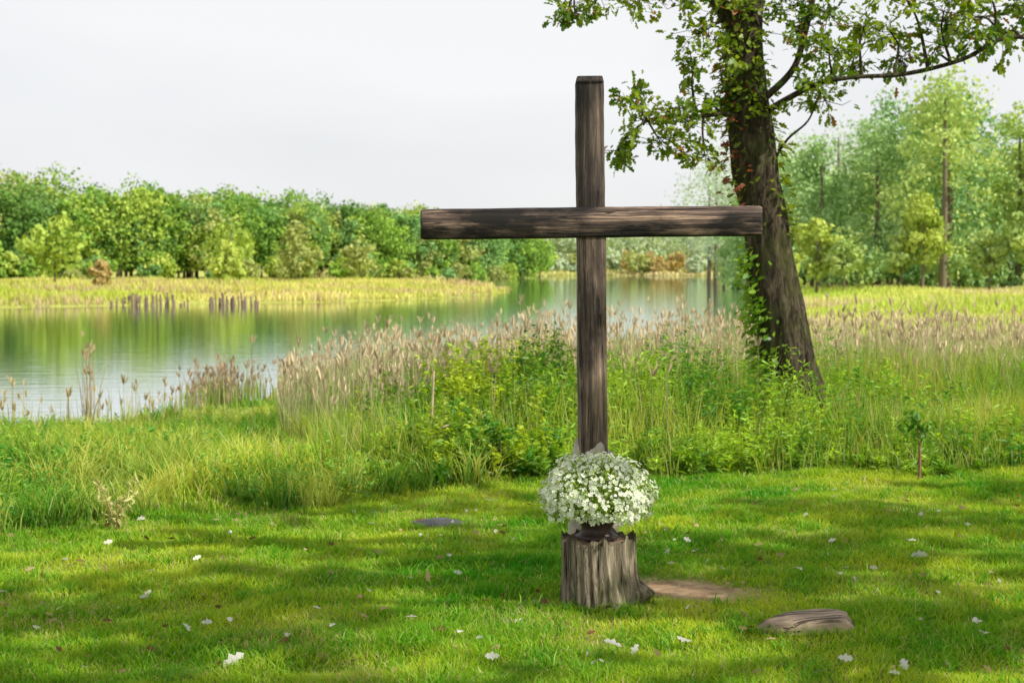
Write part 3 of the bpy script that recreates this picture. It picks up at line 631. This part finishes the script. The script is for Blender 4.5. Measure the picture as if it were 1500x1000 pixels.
acc.obj('wood',plain('dead_wood',[(.3,(.34,.25,.15)),(.7,(.60,.49,.33))]),dr)
acc=Acc(); B=np.array([-2.38,8.5,0.])
for k in range(7):
    a=rng.uniform(0,6.28); tip=B+np.array([math.cos(a)*.14,math.sin(a)*.12,rng.uniform(.2,.36)])
    V,F,c=tube([B,(B+tip)/2+np.array([0,0,.03]),tip],[.005,.004,.002],5,sub=2); acc.add(V,[F,c],np.array([.45,.4,.15]))
    m=14; f=rng.uniform(.3,1,(m,1)); leaves(acc,B+(tip-B)*f,rng.normal(size=(m,3))+np.array([0,0,-.1]),rng.uniform(.04,.08,m),rng.uniform(.012,.02,m),mixc((.5,.5,.16),(.68,.64,.3),rng.uniform(0,1,m)))
acc.obj('dry_plant',M_dry)
# ---------------------------------------------------------------- light
sun_az_vec=Vector((.88,-.47,0)).normalized(); el=R(42)
to=Vector((sun_az_vec.x*math.cos(el),sun_az_vec.y*math.cos(el),math.sin(el)))
sd=bpy.data.lights.new('sun','SUN'); sd.energy=5.0; sd.angle=R(.5); sd.color=(1,.96,.85)
so=link(bpy.data.objects.new('sun',sd)); so.rotation_euler=(-to).to_track_quat('-Z','Y').to_euler(); so.location=(20,-10,20)
W=bpy.data.worlds.new('World'); scene.world=W; W.use_nodes=True; nt=W.node_tree; nt.nodes.clear(); L=nt.links
o=nt.nodes.new('ShaderNodeOutputWorld'); bg=nt.nodes.new('ShaderNodeBackground'); bg.inputs[1].default_value=.1
sk=nt.nodes.new('ShaderNodeTexSky'); sk.sky_type='NISHITA'; sk.sun_disc=False; sk.sun_elevation=el; sk.sun_rotation=math.atan2(to.x,to.y)
tc=nt.nodes.new('ShaderNodeTexCoord'); mp=nt.nodes.new('ShaderNodeMapping'); mp.inputs['Scale'].default_value=(1,1,3.2); L.new(tc.outputs['Generated'],mp.inputs[0])
nz=nt.nodes.new('ShaderNodeTexNoise'); nz.inputs['Scale'].default_value=1.6; nz.inputs['Detail'].default_value=4; nz.inputs['Roughness'].default_value=.45; L.new(mp.outputs[0],nz.inputs['Vector'])
cl_=ramp(nt,[(.35,(7.8,7.9,8.2)),(.68,(9.9,9.9,9.95))],nz.outputs[0])
mx=nt.nodes.new('ShaderNodeMix'); mx.data_type='RGBA'; mx.inputs[0].default_value=.90
L.new(sk.outputs[0],mx.inputs[6]); L.new(cl_,mx.inputs[7]); L.new(mx.outputs[2],bg.inputs[0]); L.new(bg.outputs[0],o.inputs[0])
# ---------------------------------------------------------------- camera
cd=bpy.data.cameras.new('camera'); cd.lens=50; cd.sensor_width=36; cd.clip_start=.1; cd.clip_end=6000
cd.dof.use_dof=True; cd.dof.focus_distance=6.9; cd.dof.aperture_fstop=4.5
co=link(bpy.data.objects.new('camera',cd)); co.location=(0,0,1.6); co.rotation_euler=(R(90-3.02),0,0)
scene.camera=co
